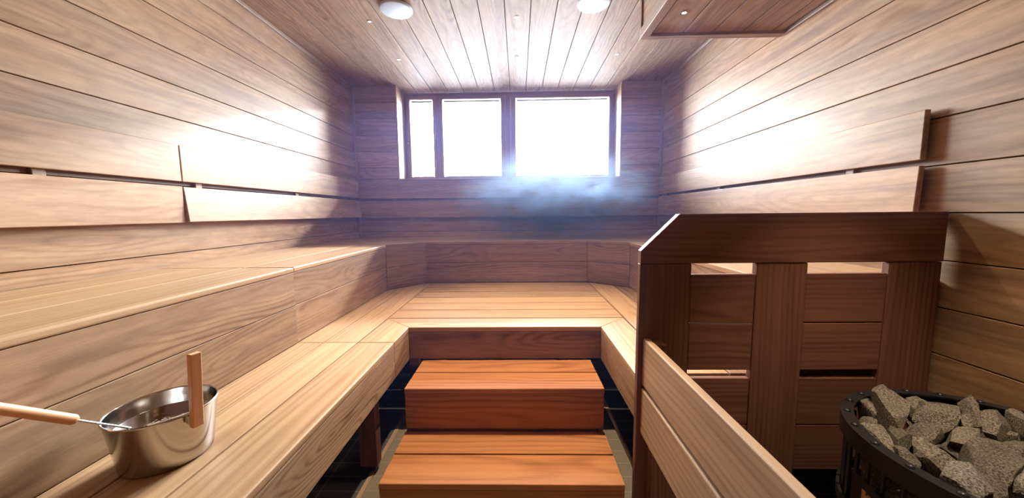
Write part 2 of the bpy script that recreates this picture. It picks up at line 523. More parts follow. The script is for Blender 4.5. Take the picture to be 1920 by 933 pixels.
# floor: shade under the benches put into dark tiles, lit aisle as paler tiles
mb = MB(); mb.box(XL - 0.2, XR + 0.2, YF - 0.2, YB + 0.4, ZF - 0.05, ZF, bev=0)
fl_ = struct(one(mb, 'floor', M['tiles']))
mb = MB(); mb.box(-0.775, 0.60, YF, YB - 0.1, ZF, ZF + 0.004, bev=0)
struct(one(mb, 'lit_aisle_tiles', M['aisle'], fl_))
mb = MB(); mb.box(-0.80, -0.776, YF, YB - 0.1, ZF, ZF + 0.007, bev=0.001)  # narrow pale strip along the left edge of the aisle
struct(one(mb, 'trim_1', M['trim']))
mb = MB(); mb.box(0.601, 0.625, YF, YB - 0.1, ZF, ZF + 0.007, bev=0.001)  # narrow pale strip along the right edge of the aisle
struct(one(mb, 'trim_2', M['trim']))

# corner and ceiling mouldings
def trim(n, *a, grain='y', mat='trim'):
    mb = MB(); mb.box(*a, grain=grain, bev=0.003)
    struct(one(mb, 'trim_%d' % n, M[mat]))
trim(3, XL, XL + 0.016, YF, YB, ZC - 0.028, ZC)
trim(4, XR - 0.016, XR, YF, YB, ZC - 0.028, ZC)
trim(5, XL + 0.0005, XL + 0.03, YB - 0.016, YB - 0.0005, -0.27, ZC - 0.029, grain='z')
trim(6, XR - 0.03, XR - 0.0005, YB - 0.016, YB - 0.0005, -0.27, ZC - 0.029, grain='z')
trim(7, XL + 0.031, WX0 - 0.001, YB - 0.014, YB - 0.0005, ZC - 0.022, ZC - 0.0005, grain='x')
trim(8, WX1 + 0.001, XR - 0.031, YB - 0.014, YB - 0.0005, ZC - 0.022, ZC - 0.0005, grain='x')

# ---------------------------------------------------------------- window
win = bpy.data.objects.new('window_1', None); col.objects.link(win)
win.location = (-0.11, YW, SILL + H); win['_org'] = [-0.11, YW, SILL + H]; win['kind'] = 'structure'
ZT, ZB_ = 1.520, SILL
GT, GB = 1.440, 0.478          # glass top and bottom
panes = [(-1.368, -1.078), (-0.952, -0.214), (-0.024, 1.150)]
mb = MB()
mb.box(WX0, WX1, YW, YW + 0.06, ZT - 0.035, ZT, 'x')
mb.box(WX0, WX1, YW, YW + 0.06, ZB_, ZB_ + 0.022, 'x')
mb.box(WX0, WX0 + 0.028, YW, YW + 0.06, ZB_ + 0.022, ZT - 0.035, 'z')
mb.box(WX1 - 0.028, WX1, YW, YW + 0.06, ZB_ + 0.022, ZT - 0.035, 'z')
mb.box(-1.040, -0.990, YW, YW + 0.06, ZB_ + 0.022, ZT - 0.035, 'z')
mb.box(-0.150, -0.090, YW, YW + 0.06, ZB_ + 0.022, ZT - 0.035, 'z')
one(mb, 'window_frame', M['frame'], win)
bounds = [(WX0 + 0.029, -1.041), (-0.989, -0.151), (-0.089, WX1 - 0.029)]
for (a, b), (p, q) in zip(bounds, panes):
    mb = MB()
    zb, zt = ZB_ + 0.023, ZT - 0.036
    y0, y1 = YW - 0.012, YW + 0.045
    mb.box(a, b, y0, y1, GT, zt, 'x'); mb.box(a, b, y0, y1, zb, GB, 'x')
    mb.box(a, p, y0, y1, GB, GT, 'z'); mb.box(q, b, y0, y1, GB, GT, 'z')
    s = one(mb, 'window_sash', M['frame'], win)
    mb = MB(); mb.box(p - 0.002, q + 0.002, YW + 0.012, YW + 0.016, GB - 0.002, GT + 0.002, bev=0)
    one(mb, 'pane', M['glass'], s)
    if a < -1.2:
        mb = MB(); mb.box(q + 0.006, q + 0.018, YW - 0.028, YW - 0.013, 0.86, 0.95, bev=0.003)
        one(mb, 'sash_handle', M['chrome'], s)
        mb = MB(); mb.box(a + 0.004, a + 0.016, YW - 0.02, YW - 0.013, 0.89, 0.91, bev=0.002); mb.box(a + 0.004, a + 0.016, YW - 0.02, YW - 0.013, 0.97, 0.985, bev=0.002)
        one(mb, 'hinge', M['chrome'], s)
for i, (p, q) in enumerate(panes):
    lab = ['narrow white slatted blind in the left pane of the window', 'white slatted blind in the middle pane of the window', 'widest white slatted blind in the right pane of the window'][i]
    bl = thing('venetian_blind', ((p + q) / 2, YW + 0.035, GB), lab, 'blind', 'window blinds')
    mb = MB(); mb.box(p + 0.012, q - 0.012, YW + 0.022, YW + 0.042, GT - 0.028, GT - 0.006, 'x', bev=0.002)
    one(mb, 'head_rail', M['blind'], bl)
    mb = MB()
    z = GT - 0.045
    while z > GB + 0.02:
        mb.prism([(p + 0.014, YW + 0.024, z), (q - 0.014, YW + 0.024, z), (q - 0.014, YW + 0.040, z + 0.003), (p + 0.014, YW + 0.040, z + 0.003)], (0, 0, 0.0012), (1, 0, 0), bev=0)
        z -= 0.0262
    mb.build('slats', M['blind'], bl)
    mb = MB(); mb.box(p + 0.013, q - 0.013, YW + 0.026, YW + 0.038, GB + 0.004, GB + 0.014, 'x', bev=0.002)
    one(mb, 'bottom_rail', M['blind'], bl)
    for xx in (p + 0.05, q - 0.05):
        mb = MB(); mb.tube((xx, YW + 0.0325, GB + 0.012), (xx, YW + 0.0325, GT - 0.02), 0.0012, n=6)
        one(mb, 'ladder_cord', M['blind'], bl)

# ---------------------------------------------------------------- ceiling box over the stove
cb = thing('ceiling_box', (0.797, 2.43, 1.115), 'wooden box hanging from the ceiling above the stove, boarded underneath and edged with trim', 'ceiling box')
cx0, cx1, cyf, cyn, cz = 0.797, 1.700, 2.43, 0.25, 1.115
mb = MB()
x = 0.863
edges = [cx0 + 0.055, 0.863 + 0.0, 1.057, 1.245, 1.432, 1.62, cx1 - 0.012]
for a, b in zip(edges, edges[1:]):
    if b - a < 0.012: continue
    mb.box(a + 0.004, b - 0.004, cyn + 0.05, cyf - 0.05, cz + 0.018, cz + 0.036, 'y', bev=0.002, seg=1)
one(mb, 'underside_boards', M['ceil'], cb)
mb = MB(); mb.box(cx0, cx0 + 0.052, cyn, cyf, cz, cz + 0.060, 'y'); one(mb, 'edge_trim', M['trim'], cb)
mb = MB(); mb.box(cx0 + 0.0525, cx1, cyf - 0.052, cyf, cz, cz + 0.060, 'x'); one(mb, 'edge_trim', M['ceil'], cb)
mb = MB(); mb.box(cx1 - 0.001, cx1 + 0.014, cyn, cyf - 0.0, cz + 0.002, cz + 0.03, 'y'); one(mb, 'edge_trim', M['trim'], cb)
mb = MB()
for a, b in ((0.061, 0.20), (0.20, 0.405)):
    mb.box(cx0 + 0.012, cx0 + 0.03, cyn + 0.02, cyf - 0.03, cz + a + 0.001, cz + b - 0.001, 'y', bev=0.002)
    mb.box(cx0 + 0.03, cx1, cyf - 0.03, cyf - 0.012, cz + a + 0.001, cz + b - 0.001, 'x', bev=0.002)
one(mb, 'side_boards', M['wall'], cb)
mb = MB(); mb.box(cx0 + 0.002, cx0 + 0.028, cyf - 0.028, cyf - 0.002, cz + 0.061, ZC - 0.003, 'z'); one(mb, 'corner_trim', M['ceil'], cb)

# ---------------------------------------------------------------- ceiling fittings
def downlight(x, y, z, label, energy=3.0, size=0.012, group='ceiling spotlights', cone=110):
    t = thing('ceiling_spotlight', (x, y, z), label, 'ceiling light', group)
    mb = MB(); mb.lathe((x, y), [(size * 0.75, z - 0.001), (size, z - 0.004), (size * 1.5, z - 0.003), (size * 1.6, z + 0.001)], 24)
    one(mb, 'light_ring', M['chrome'], t)
    mb = MB(); mb.lathe((x, y), [(0, z - 0.002), (size * 0.74, z - 0.002)], 20)
    one(mb, 'lens', M['lamp'], t)
    L = bpy.data.lights.new('spot_bulb', 'SPOT'); L.energy = energy; L.color = (1.0, 0.78, 0.52); L.spot_size = math.radians(cone); L.spot_blend = 0.6; L.shadow_soft_size = 0.012
    o = bpy.data.objects.new('spot_bulb', L); col.objects.link(o); o.parent = t; o.location = (0, 0, -0.006)
SPOT = 3.0
downlight(-1.170, 2.93, ZC, 'small lit ceiling spotlight nearest the left wall, beside the round white vent', SPOT)
downlight(-1.172, 3.62, ZC, 'small lit ceiling spotlight in front of the left end of the window', SPOT)
downlight(0.0, 2.91, ZC, 'small lit ceiling spotlight midway between the two round white vents', SPOT)
downlight(-0.003, 3.61, ZC, 'small lit ceiling spotlight in front of the middle of the window', SPOT)
downlight(0.974, 3.595, ZC, 'small lit ceiling spotlight in front of the right end of the window', SPOT)
downlight(0.958, 2.154, cz + 0.018, 'brightest small spotlight, set in the underside of the wooden ceiling box', 9.0, 0.013)
# the box's second spotlight, above the stove, out of the frame
downlight(1.20, 0.85, cz + 0.018, 'small spotlight in the ceiling box straight above the stove', 30.0, 0.013, cone=58)
downlight(0.0, 2.15, ZC, 'small ceiling spotlight out of view, added to light the wooden steps', 75.0, cone=72)  # unseen lamp added to brighten the step treads

def vent(x, y, label):
    t = thing('ceiling_vent', (x, y, ZC), label, 'ceiling vent', 'round ceiling vents')
    mb = MB(); mb.lathe((x, y), [(0, ZC - 0.030), (0.100, ZC - 0.030), (0.114, ZC - 0.027), (0.119, ZC - 0.020), (0.119, ZC - 0.012), (0.112, ZC - 0.010)], 64)
    one(mb, 'cover_disc', M['white'], t)
    mb = MB(); mb.lathe((x, y), [(0.098, ZC - 0.012), (0.098, ZC - 0.001)], 48)
    one(mb, 'collar', M['white'], t)
vent(-0.893, 2.745, 'round white ceiling vent beside the spotlight nearest the left wall')
vent(0.556, 2.715, 'round white ceiling vent near the wooden ceiling box')

# ---------------------------------------------------------------- benches
HU, HL = -0.279, -0.700
TH = 0.028
RX = -1.222                      # left riser face
RR = 1.030                       # right riser face
FL_, FR_ = -0.690, 0.503         # lower bench fronts
YS = 1.850                       # seam between the near and far left modules
FASZ = -0.905

def tseat(t, *a, mat='seat', **kw):
    kw.setdefault('bev', 0.005)
    kw.setdefault('seg', 3)
    return part_box(t, 'seat_board', M[mat], *a, **kw)

# ---- left upper bench, near module
def left_upper(y0, y1, label, x_off=0.0, mat='seat'):
    t = thing('upper_bench', (RX - 0.3, (y0 + y1) / 2, HL), label, 'bench', 'upper sauna benches')
    xs = [XL + 0.004, -1.74, -1.49, RX + x_off + 0.006]
    for a, b in zip(xs, xs[1:]):
        tseat(t, a + 0.0008, b - 0.0008, y0, y1, HU - TH + 0.001, HU, 'y', bev=0.0035 if b < -1.3 else 0.009, w0=rng.choice((-0.16, 0.17)), d0=0.05) if False else \
        part_box(t, 'seat_board', M['seat'], a + 0.0008, b - 0.0008, y0, y1, HU - TH, HU, grain='y', bev=0.0025 if b < -1.3 else 0.008, seg=3, w0=rng.choice((-0.15, 0.16)), d0=0.04, tone=rng.uniform(0.97, 1.08))
    za, zb, zc = HU - TH - 0.0015, -0.487, HL + 0.004
    for a, b in ((za, zb + 0.0015), (zb - 0.0015, zc)):
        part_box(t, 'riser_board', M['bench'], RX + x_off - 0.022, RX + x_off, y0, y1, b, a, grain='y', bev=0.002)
    # bearers
    for yy in (y0 + 0.05, y1 - 0.05):
        part_box(t, 'bearer', M['bench'], XL + 0.01, RX - 0.03, yy - 0.02, yy + 0.02, HU - TH - 0.05, HU - TH - 0.001, grain='x')
    return t
left_upper(YF + 0.02, YS - 0.003, 'upper left wooden bench nearest the viewer, pale striped seat with two-board front', 0.004)
left_upper(YS + 0.003, 3.185, 'upper left wooden bench further back, crossed by the edge of the daylight', -0.002)

# ---- rear upper bench with its two angled corners
CLx, CLy, CRx, CRy, YR = -0.935, 3.515, 0.690, 3.515, 3.515
t = thing('upper_bench', (-0.12, 3.9, HL), 'upper bench along the window wall with angled corners, behind the steam', 'bench', 'upper sauna benches')
yr0 = 3.19
mb_poly = [(RX, yr0), (CLx, CLy), (CRx, CRy), (RR, 3.25)]
def zpoly(pts, z): return [(p[0], p[1], z) for p in pts]
ov = 0.006
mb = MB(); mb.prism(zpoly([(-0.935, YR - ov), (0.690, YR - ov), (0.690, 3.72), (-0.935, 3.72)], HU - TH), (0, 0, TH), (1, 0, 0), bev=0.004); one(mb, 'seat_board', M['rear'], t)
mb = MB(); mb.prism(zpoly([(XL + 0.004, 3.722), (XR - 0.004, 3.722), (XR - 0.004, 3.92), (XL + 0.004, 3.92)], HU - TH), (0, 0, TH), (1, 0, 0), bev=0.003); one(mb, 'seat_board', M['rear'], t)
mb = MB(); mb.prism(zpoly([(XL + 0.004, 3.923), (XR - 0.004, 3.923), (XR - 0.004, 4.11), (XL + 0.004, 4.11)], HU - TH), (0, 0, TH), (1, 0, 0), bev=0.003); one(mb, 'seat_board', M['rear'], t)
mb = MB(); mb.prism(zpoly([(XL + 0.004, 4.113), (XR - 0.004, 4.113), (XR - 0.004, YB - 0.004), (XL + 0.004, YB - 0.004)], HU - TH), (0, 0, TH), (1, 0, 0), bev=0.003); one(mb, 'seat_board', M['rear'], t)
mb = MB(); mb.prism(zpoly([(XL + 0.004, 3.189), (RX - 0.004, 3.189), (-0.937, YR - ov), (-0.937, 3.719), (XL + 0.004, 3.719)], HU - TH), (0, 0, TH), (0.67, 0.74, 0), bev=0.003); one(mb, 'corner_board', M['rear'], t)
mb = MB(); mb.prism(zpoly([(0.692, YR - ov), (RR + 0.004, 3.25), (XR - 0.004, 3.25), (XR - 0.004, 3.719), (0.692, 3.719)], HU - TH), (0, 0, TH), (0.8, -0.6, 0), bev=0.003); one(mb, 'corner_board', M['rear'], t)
za, zb, zc = HU - TH - 0.001, -0.490, HL + 0.004
for a, b in ((za, zb + 0.002), (zb - 0.002, zc)):
    mb = MB(); mb.box(CLx, CRx, YR, YR + 0.022, b, a, 'x', bev=0.002); one(mb, 'riser_board', M['rear'], t)
    for (p, q) in (((RX - 0.002, 3.190), (CLx - 0.001, CLy)), ((CRx + 0.001, CRy), (RR, 3.252))):
        d = Vector((q[0] - p[0], q[1] - p[1], 0)).normalized(); n = Vector((-d.y, d.x, 0)) * 0.022
        mb = MB(); mb.prism([(p[0], p[1], b), (q[0], q[1], b), (q[0] + n.x, q[1] + n.y, b), (p[0] + n.x, p[1] + n.y, b)], (0, 0, a - b), tuple(d), bev=0.0015, thick=tuple(n))
        one(mb, 'riser_board', M['rear'], t)

# ---- right upper bench
t = thing('upper_bench', (1.35, 2.3, HL), 'upper right wooden bench partly hidden behind the fence', 'bench', 'upper sauna benches')
yn, yf = 1.475, 3.247
xs = [RR - 0.006, 1.255, 1.49, XR - 0.004]
for a, b in zip(xs, xs[1:]):
    part_box(t, 'seat_board', M['seat'], a + 0.0015, b - 0.0015, yn, yf, HU - TH, HU, grain='y', bev=0.003, w0=0.16, d0=0.04)
for a, b in ((HU - TH - 0.001, -0.489), (-0.492, HL + 0.004)):
    part_box(t, 'riser_board', M['bench'], RR, RR + 0.022, yn, yf, b, a, grain='y', bev=0.002)

# ---- lower benches
SB, SA = -0.893, -1.085          # seams on the left seat
def left_lower(y0, y1, label, mitre):
    t = thing('lower_bench', ((RX + FL_) / 2, (y0 + y1) / 2, ZF), label, 'bench', 'lower sauna benches')
    g = 0.003
    ya = y1
    if mitre:
        mb = MB(); mb.prism(zpoly([(SA + g, y0), (SB - 0.004, y0), (SB - 0.004, 3.50), (-0.945, 3.50), (SA + g, 3.345)], HL - TH), (0, 0, TH), (0, 1, 0), bev=0.003, w0=0.05, d0=0.05); one(mb, 'seat_board', M['seat'], t)
        mb = MB(); mb.prism(zpoly([(RX - 0.012, y0), (SA - g, y0), (SA - g, 3.343), (RX - 0.012, 3.18)], HL - TH), (0, 0, TH), (0, 1, 0), bev=0.003); one(mb, 'seat_board', M['seat'], t)
        mb = MB(); mb.prism(zpoly([(SB + 0.004, y0), (FL_, y0), (FL_, 2.109), (SB + 0.004, 2.298)], HL - TH), (0, 0, TH), (0, 1, 0), bev=0.004, w0=0.03, d0=0.03); one(mb, 'seat_board', M['seat'], t)
        mb = MB(); mb.box(FL_ - 0.024, FL_ - 0.001, y0, 2.130, FASZ, HL - TH - 0.001, 'y', bev=0.002); one(mb, 'fascia', M['bench'], t)
    else:
        part_box(t, 'seat_board', M['seat'], RX - 0.012, SA - g, y0, y1, HL - TH, HL, grain='y', bev=0.003, w0=0.1, d0=0.03)
        part_box(t, 'seat_board', M['seat'], SA + g, SB - g, y0, y1, HL - TH, HL, grain='y', bev=0.003, w0=0.06, d0=0.05)
        part_box(t, 'seat_board', M['seat'], SB + g, FL_, y0, y1, HL - TH, HL, grain='y', bev=0.006, seg=3, w0=0.03, d0=0.03)
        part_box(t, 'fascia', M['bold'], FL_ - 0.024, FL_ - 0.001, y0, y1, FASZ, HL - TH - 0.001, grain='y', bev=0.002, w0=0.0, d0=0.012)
    ls = ([(-0.80, 1.74)] if not mitre else [(-0.80, 2.6)])
    ls += ([(-0.80, 0.3), (-1.15, 1.74)] if not mitre else [(-1.15, 2.6)])
    for (lx, ly) in ls:
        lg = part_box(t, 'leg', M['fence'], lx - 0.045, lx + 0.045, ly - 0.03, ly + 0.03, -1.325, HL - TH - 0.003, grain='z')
        mb = MB(); mb.tube((lx, ly, -1.327), (lx, ly, -1.352), 0.008); mb.lathe((lx, ly), [(0, -1.350), (0.017, -1.350), (0.022, -1.357), (0.022, -1.3625), (0, -1.3625)], 24)
        one(mb, 'adjustable_foot', M['rubber'], lg)
    return t
left_lower(YF + 0.02, YS + 0.004, 'lower left bench nearest the viewer, with the steel bucket on it', False)
left_lower(YS + 0.007, 3.0, 'lower left bench section between the bucket bench and the rear corner', True)

# rear lower bench
t = thing('lower_bench', (-0.09, 2.7, ZF), 'wide lower bench platform across the back, above the wooden steps', 'bench', 'lower sauna benches')
ys = [2.109, 2.300, 2.505, 2.700, 2.889, 3.092, 3.512]
for i, (a, b) in enumerate(zip(ys, ys[1:])):
    g = 0.006
    if i == 0:
        mb = MB(); mb.prism(zpoly([(FL_ + 0.002, a), (FR_ - 0.002, a), (0.694, b - g), (-0.887, b - g)], HL - TH), (0, 0, TH), (1, 0, 0), bev=0.004)
        one(mb, 'seat_board', M['seat'], t)
    else:
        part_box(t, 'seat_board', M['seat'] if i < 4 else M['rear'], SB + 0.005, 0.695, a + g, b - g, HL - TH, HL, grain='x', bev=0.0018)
part_box(t, 'fascia', M['rear'], FL_ + 0.001, FR_ - 0.001, 2.113, 2.135, FASZ, HL - TH - 0.001, grain='x', bev=0.002, tone=0.85)
for lx in (-0.55, 0.35):
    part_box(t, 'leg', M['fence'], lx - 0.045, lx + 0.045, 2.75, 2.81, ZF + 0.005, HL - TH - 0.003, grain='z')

# right lower bench
t = thing('lower_bench', (0.77, 2.3, ZF), 'lower right bench running from the rear corner to the fence', 'bench', 'lower sauna benches')
yn = 1.475
mb = MB(); mb.prism(zpoly([(FR_, yn), (0.694, yn), (0.694, 2.298), (FR_, 2.109)], HL - TH), (0, 0, TH), (0, 1, 0), bev=0.004, w0=0.03, d0=0.04); one(mb, 'seat_board', M['seat'], t)
mb = MB(); mb.prism(zpoly([(0.703, yn), (0.908, yn), (0.908, 3.34), (0.703, 3.495)], HL - TH), (0, 0, TH), (0, 1, 0), bev=0.003); one(mb, 'seat_board', M['seat'], t)
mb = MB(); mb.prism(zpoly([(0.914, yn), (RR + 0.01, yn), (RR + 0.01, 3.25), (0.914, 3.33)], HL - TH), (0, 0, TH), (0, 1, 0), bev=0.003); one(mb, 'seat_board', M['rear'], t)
part_box(t, 'fascia', M['bench'], FR_ + 0.001, FR_ + 0.024, yn, 2.130, FASZ, HL - TH - 0.001, grain='y', bev=0.002, w0=0.02, d0=0.02)
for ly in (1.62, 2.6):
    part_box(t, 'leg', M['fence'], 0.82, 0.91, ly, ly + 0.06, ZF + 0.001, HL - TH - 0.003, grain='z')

# ---------------------------------------------------------------- steps
def step(y0, y1, z, seam, label, name='step_box'):
    x0, x1 = -0.608, 0.441
    t = thing('step', ((x0 + x1) / 2, (y0 + y1) / 2, ZF + 0.004), label, 'step', 'wooden steps up to the benches')
    zb = ZF + 0.006
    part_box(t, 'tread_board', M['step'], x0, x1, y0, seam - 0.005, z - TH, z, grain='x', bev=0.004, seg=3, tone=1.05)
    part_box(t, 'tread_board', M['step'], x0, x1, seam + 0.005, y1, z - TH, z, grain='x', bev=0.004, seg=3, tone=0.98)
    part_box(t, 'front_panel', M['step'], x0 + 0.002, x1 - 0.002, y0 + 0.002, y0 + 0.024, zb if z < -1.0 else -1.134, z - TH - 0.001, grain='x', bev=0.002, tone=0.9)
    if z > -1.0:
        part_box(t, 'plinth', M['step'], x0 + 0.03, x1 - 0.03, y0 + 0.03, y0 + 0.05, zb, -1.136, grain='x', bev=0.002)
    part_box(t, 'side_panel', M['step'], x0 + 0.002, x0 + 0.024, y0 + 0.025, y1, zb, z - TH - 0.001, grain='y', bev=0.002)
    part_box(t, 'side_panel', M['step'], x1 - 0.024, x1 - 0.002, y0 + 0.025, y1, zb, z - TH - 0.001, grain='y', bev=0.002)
    return t
step(1.745, 2.108, -0.911, 1.937, 'upper wooden step directly below the rear bench')
step(1.374, 1.738, -1.142, 1.563, 'lower wooden step, cut by the bottom edge of the view')

# upper step stands on a hidden carcass down to the floor
# ---------------------------------------------------------------- backrests
def backrest(label, side, a0, a1, tops, d=0.045, tilt=0.0, brackets=()):
    """side 'l','r','b'; a0..a1 along the wall"""
    th = 0.024
    if side == 'b':
        t = thing('backrest', ((a0 + a1) / 2, YB, -0.05), label, 'backrest', 'slatted backrests')
    else:
        t = thing('backrest', (XL if side == 'l' else XR, (a0 + a1) / 2, -0.05), label, 'backrest', 'slatted backrests')
    for k, (zt, zb) in enumerate(tops):
        tl = tilt if k == 1 else 0.0
        mb = MB()
        if side == 'b':
            mb.box(a0, a1, YB - d, YB - d + th, zb, zt, 'x', bev=0.003)
        else:
            s, X0 = (1, XL) if side == 'l' else (-1, XR)
            xf, xb = X0 + s * d, X0 + s * (d - th)
            mb.prism([(xf, a0, zt), (xb, a0, zt), (xb + s * tl, a0, zb), (xf + s * tl, a0, zb)], (0, a1 - a0, 0), (0, 1, 0), bev=0.003, thick=(1, 0, 0))
        one(mb, 'back_board', M['wall'] if side != 'b' else M['rear'], t)
    for y in brackets:
        mb = MB()
        if side == 'b':
            mb.box(y - 0.022, y + 0.022, YB - d + th + 0.001, YB - 0.001, -0.02, 0.38, 'z')
        elif side == 'l':
            mb.box(XL + 0.001, XL + d - th - 0.001, y - 0.022, y + 0.022, -0.01, 0.38, 'z')
        else:
            mb.box(XR - d + th + 0.001, XR - 0.001, y - 0.022, y + 0.022, -0.01, 0.38, 'z')
        one(mb, 'bracket', M['trim'], t)
BT = [(0.405, 0.200), (0.172, -0.036)]
backrest('two-board backrest on the left wall nearest the viewer', 'l', YF + 0.05, 2.006, BT, brackets=(0.5, 1.42))
backrest('two-board backrest on the left wall further back, reaching the rear corner', 'l', 2.012, YB - 0.05, [(0.405, 0.200), (0.170, -0.032)], tilt=0.018, brackets=(2.14, 3.1, 4.1))
backrest('two-board backrest on the back wall below the window, veiled by steam', 'b', XL + 0.046, XR - 0.046, [(0.401, 0.190), (0.162, -0.042)], d=0.042, brackets=(-1.5, -0.1, 1.3))
backrest('two-board backrest on the right wall, ending above the stove fence', 'r', 1.520, YB - 0.05, [(0.407, 0.204), (0.180, -0.036)], tilt=0.008, brackets=(1.86, 3.05, 4.1))

# ---------------------------------------------------------------- fence by the stove
t = thing('fence', (1.1, 1.44, ZF), 'tall shade-darkened red-brown wooden fence with sloped corner between stove and benches', 'fence')
FY0, FY1 = 1.430, 1.462
mb = MB()
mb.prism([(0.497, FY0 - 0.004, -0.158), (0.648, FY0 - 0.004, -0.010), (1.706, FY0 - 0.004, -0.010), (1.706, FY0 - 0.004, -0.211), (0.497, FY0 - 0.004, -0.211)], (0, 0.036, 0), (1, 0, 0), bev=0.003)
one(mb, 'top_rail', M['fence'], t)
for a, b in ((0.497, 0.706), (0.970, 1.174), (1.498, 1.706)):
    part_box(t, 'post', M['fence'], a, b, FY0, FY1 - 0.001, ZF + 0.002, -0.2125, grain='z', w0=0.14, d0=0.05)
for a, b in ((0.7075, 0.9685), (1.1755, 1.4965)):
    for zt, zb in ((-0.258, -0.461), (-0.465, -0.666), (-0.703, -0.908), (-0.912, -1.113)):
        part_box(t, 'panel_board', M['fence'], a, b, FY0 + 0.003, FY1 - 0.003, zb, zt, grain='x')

t = thing('guard_rail', (0.53, 0.8, ZF), 'pale two-board guard rail running forward from the fence beside the stove', 'guard rail')
part_box(t, 'rail_board', M['rail'], 0.516, 0.545, YF + 0.3, 1.4295, -0.727, -0.524, grain='y', bev=0.006, seg=3, w0=0.1, d0=0.04)
part_box(t, 'rail_board', M['rail'], 0.513, 0.542, YF + 0.3, 1.4295, -0.942, -0.741, grain='y', bev=0.006, seg=3, w0=0.11, d0=0.03)
for yy in (0.0, 1.398):
    part_box(t, 'post', M['fence'], 0.5465, 0.592, yy - 0.03, yy + 0.03, ZF + 0.002, -0.532, grain='z')

# ---------------------------------------------------------------- stove
SC, SR, SZ = (1.232, 0.815), 0.335, -0.600
t = thing('sauna_stove', (SC[0], SC[1], ZF), 'round black steel sauna stove basket filled with rough stones', 'stove')
mb = MB(); mb.lathe(SC, [(SR, SZ - 0.050), (SR, SZ), (SR - 0.030, SZ), (SR - 0.030, SZ - 0.006), (SR - 0.006, SZ - 0.006), (SR - 0.006, SZ - 0.050), (SR, SZ - 0.050)], 96)
rim = one(mb, 'rim_band', M['iron'], t)
for i in range(24):
    a = 2 * math.pi * (i + 0.4) / 24
    mb = MB(); cx, cy2 = SC[0] + (SR - 0.014) * math.cos(a), SC[1] + (SR - 0.014) * math.sin(a)
    mb.lathe((cx, cy2), [(0.0095, SZ), (0.0085, SZ + 0.0035), (0.005, SZ + 0.006), (0, SZ + 0.0065)], 12)
    one(mb, 'rivet', M['iron'], rim)
for zz in (-0.86, -1.12):
    mb = MB(); n = 72
    mb.lathe(SC, [(SR - 0.012, zz), (SR - 0.004, zz), (SR - 0.004, zz + 0.03), (SR - 0.012, zz + 0.03), (SR - 0.012, zz)], 72)
    one(mb, 'hoop', M['iron'], t)
for i in range(44):
    a = 2 * math.pi * (i + 0.5) / 44
    cx, cy2 = SC[0] + (SR - 0.018) * math.cos(a), SC[1] + (SR - 0.018) * math.sin(a)
    mb = MB(); mb.tube((cx, cy2, SZ - 0.045), (cx, cy2, ZF + 0.06), 0.0055, n=8)
    one(mb, 'basket_bar', M['iron'], t)
mb = MB(); mb.lathe(SC, [(0, ZF + 0.06), (SR, ZF + 0.06), (SR, ZF + 0.002), (0, ZF + 0.002)], 64)
one(mb, 'base', M['iron'], t)
mb = MB(); mb.lathe(SC, [(0.12, ZF + 0.06), (0.12, SZ - 0.13), (0, SZ - 0.13)], 48)
one(mb, 'heater_core', M['iron'], t)
# plate with the maker's mark, curved on the front left of the basket
def plate(a0, a1, z0, z1, r0, r1, n=10):
    bm = bmesh.new(); rows = []
    for i in range(n + 1):
        a = a0 + (a1 - a0) * i / n
        rows.append([bm.verts.new((SC[0] + r * math.cos(a), SC[1] + r * math.sin(a), z)) for r, z in ((r0, z0), (r1, z0), (r1, z1), (r0, z1))])
    for p, q in zip(rows, rows[1:]):
        for k in range(4):
            bm.faces.new((p[k], p[(k + 1) % 4], q[(k + 1) % 4], q[k]))
    bm.faces.new(rows[0]); bm.faces.new(list(reversed(rows[-1])))
    bmesh.ops.recalc_face_normals(bm, faces=bm.faces)
    return bm
A0, A1 = math.radians(161.5), math.radians(222)
mb = MB(); mb.add_bm(plate(A0, A1, -0.85, -0.717, SR - 0.010, SR - 0.004)); pl = one(mb, 'name_plate', M['iron'], t)
mb = MB()
for a0, a1, z0, z1 in ((169.2, 171.2, -0.790, -0.737), (171.2, 172.2, -0.765, -0.745), (172.2, 173.9, -0.750, -0.739), (172.4, 174.4, -0.790, -0.762), (176, 177.6, -0.79, -0.75), (179.5, 183, -0.79, -0.782), (179.5, 183, -0.758, -0.75), (179.5, 180.6, -0.781, -0.759)):
    mb.add_bm(plate(math.radians(a0), math.radians(a1), z0, z1, SR - 0.0042, SR - 0.0025, 3))
one(mb, 'lettering', plain('tan_lettering', (0.55, 0.30, 0.16), 0.5), pl)['label'] = 'tan lettering on the black plate'

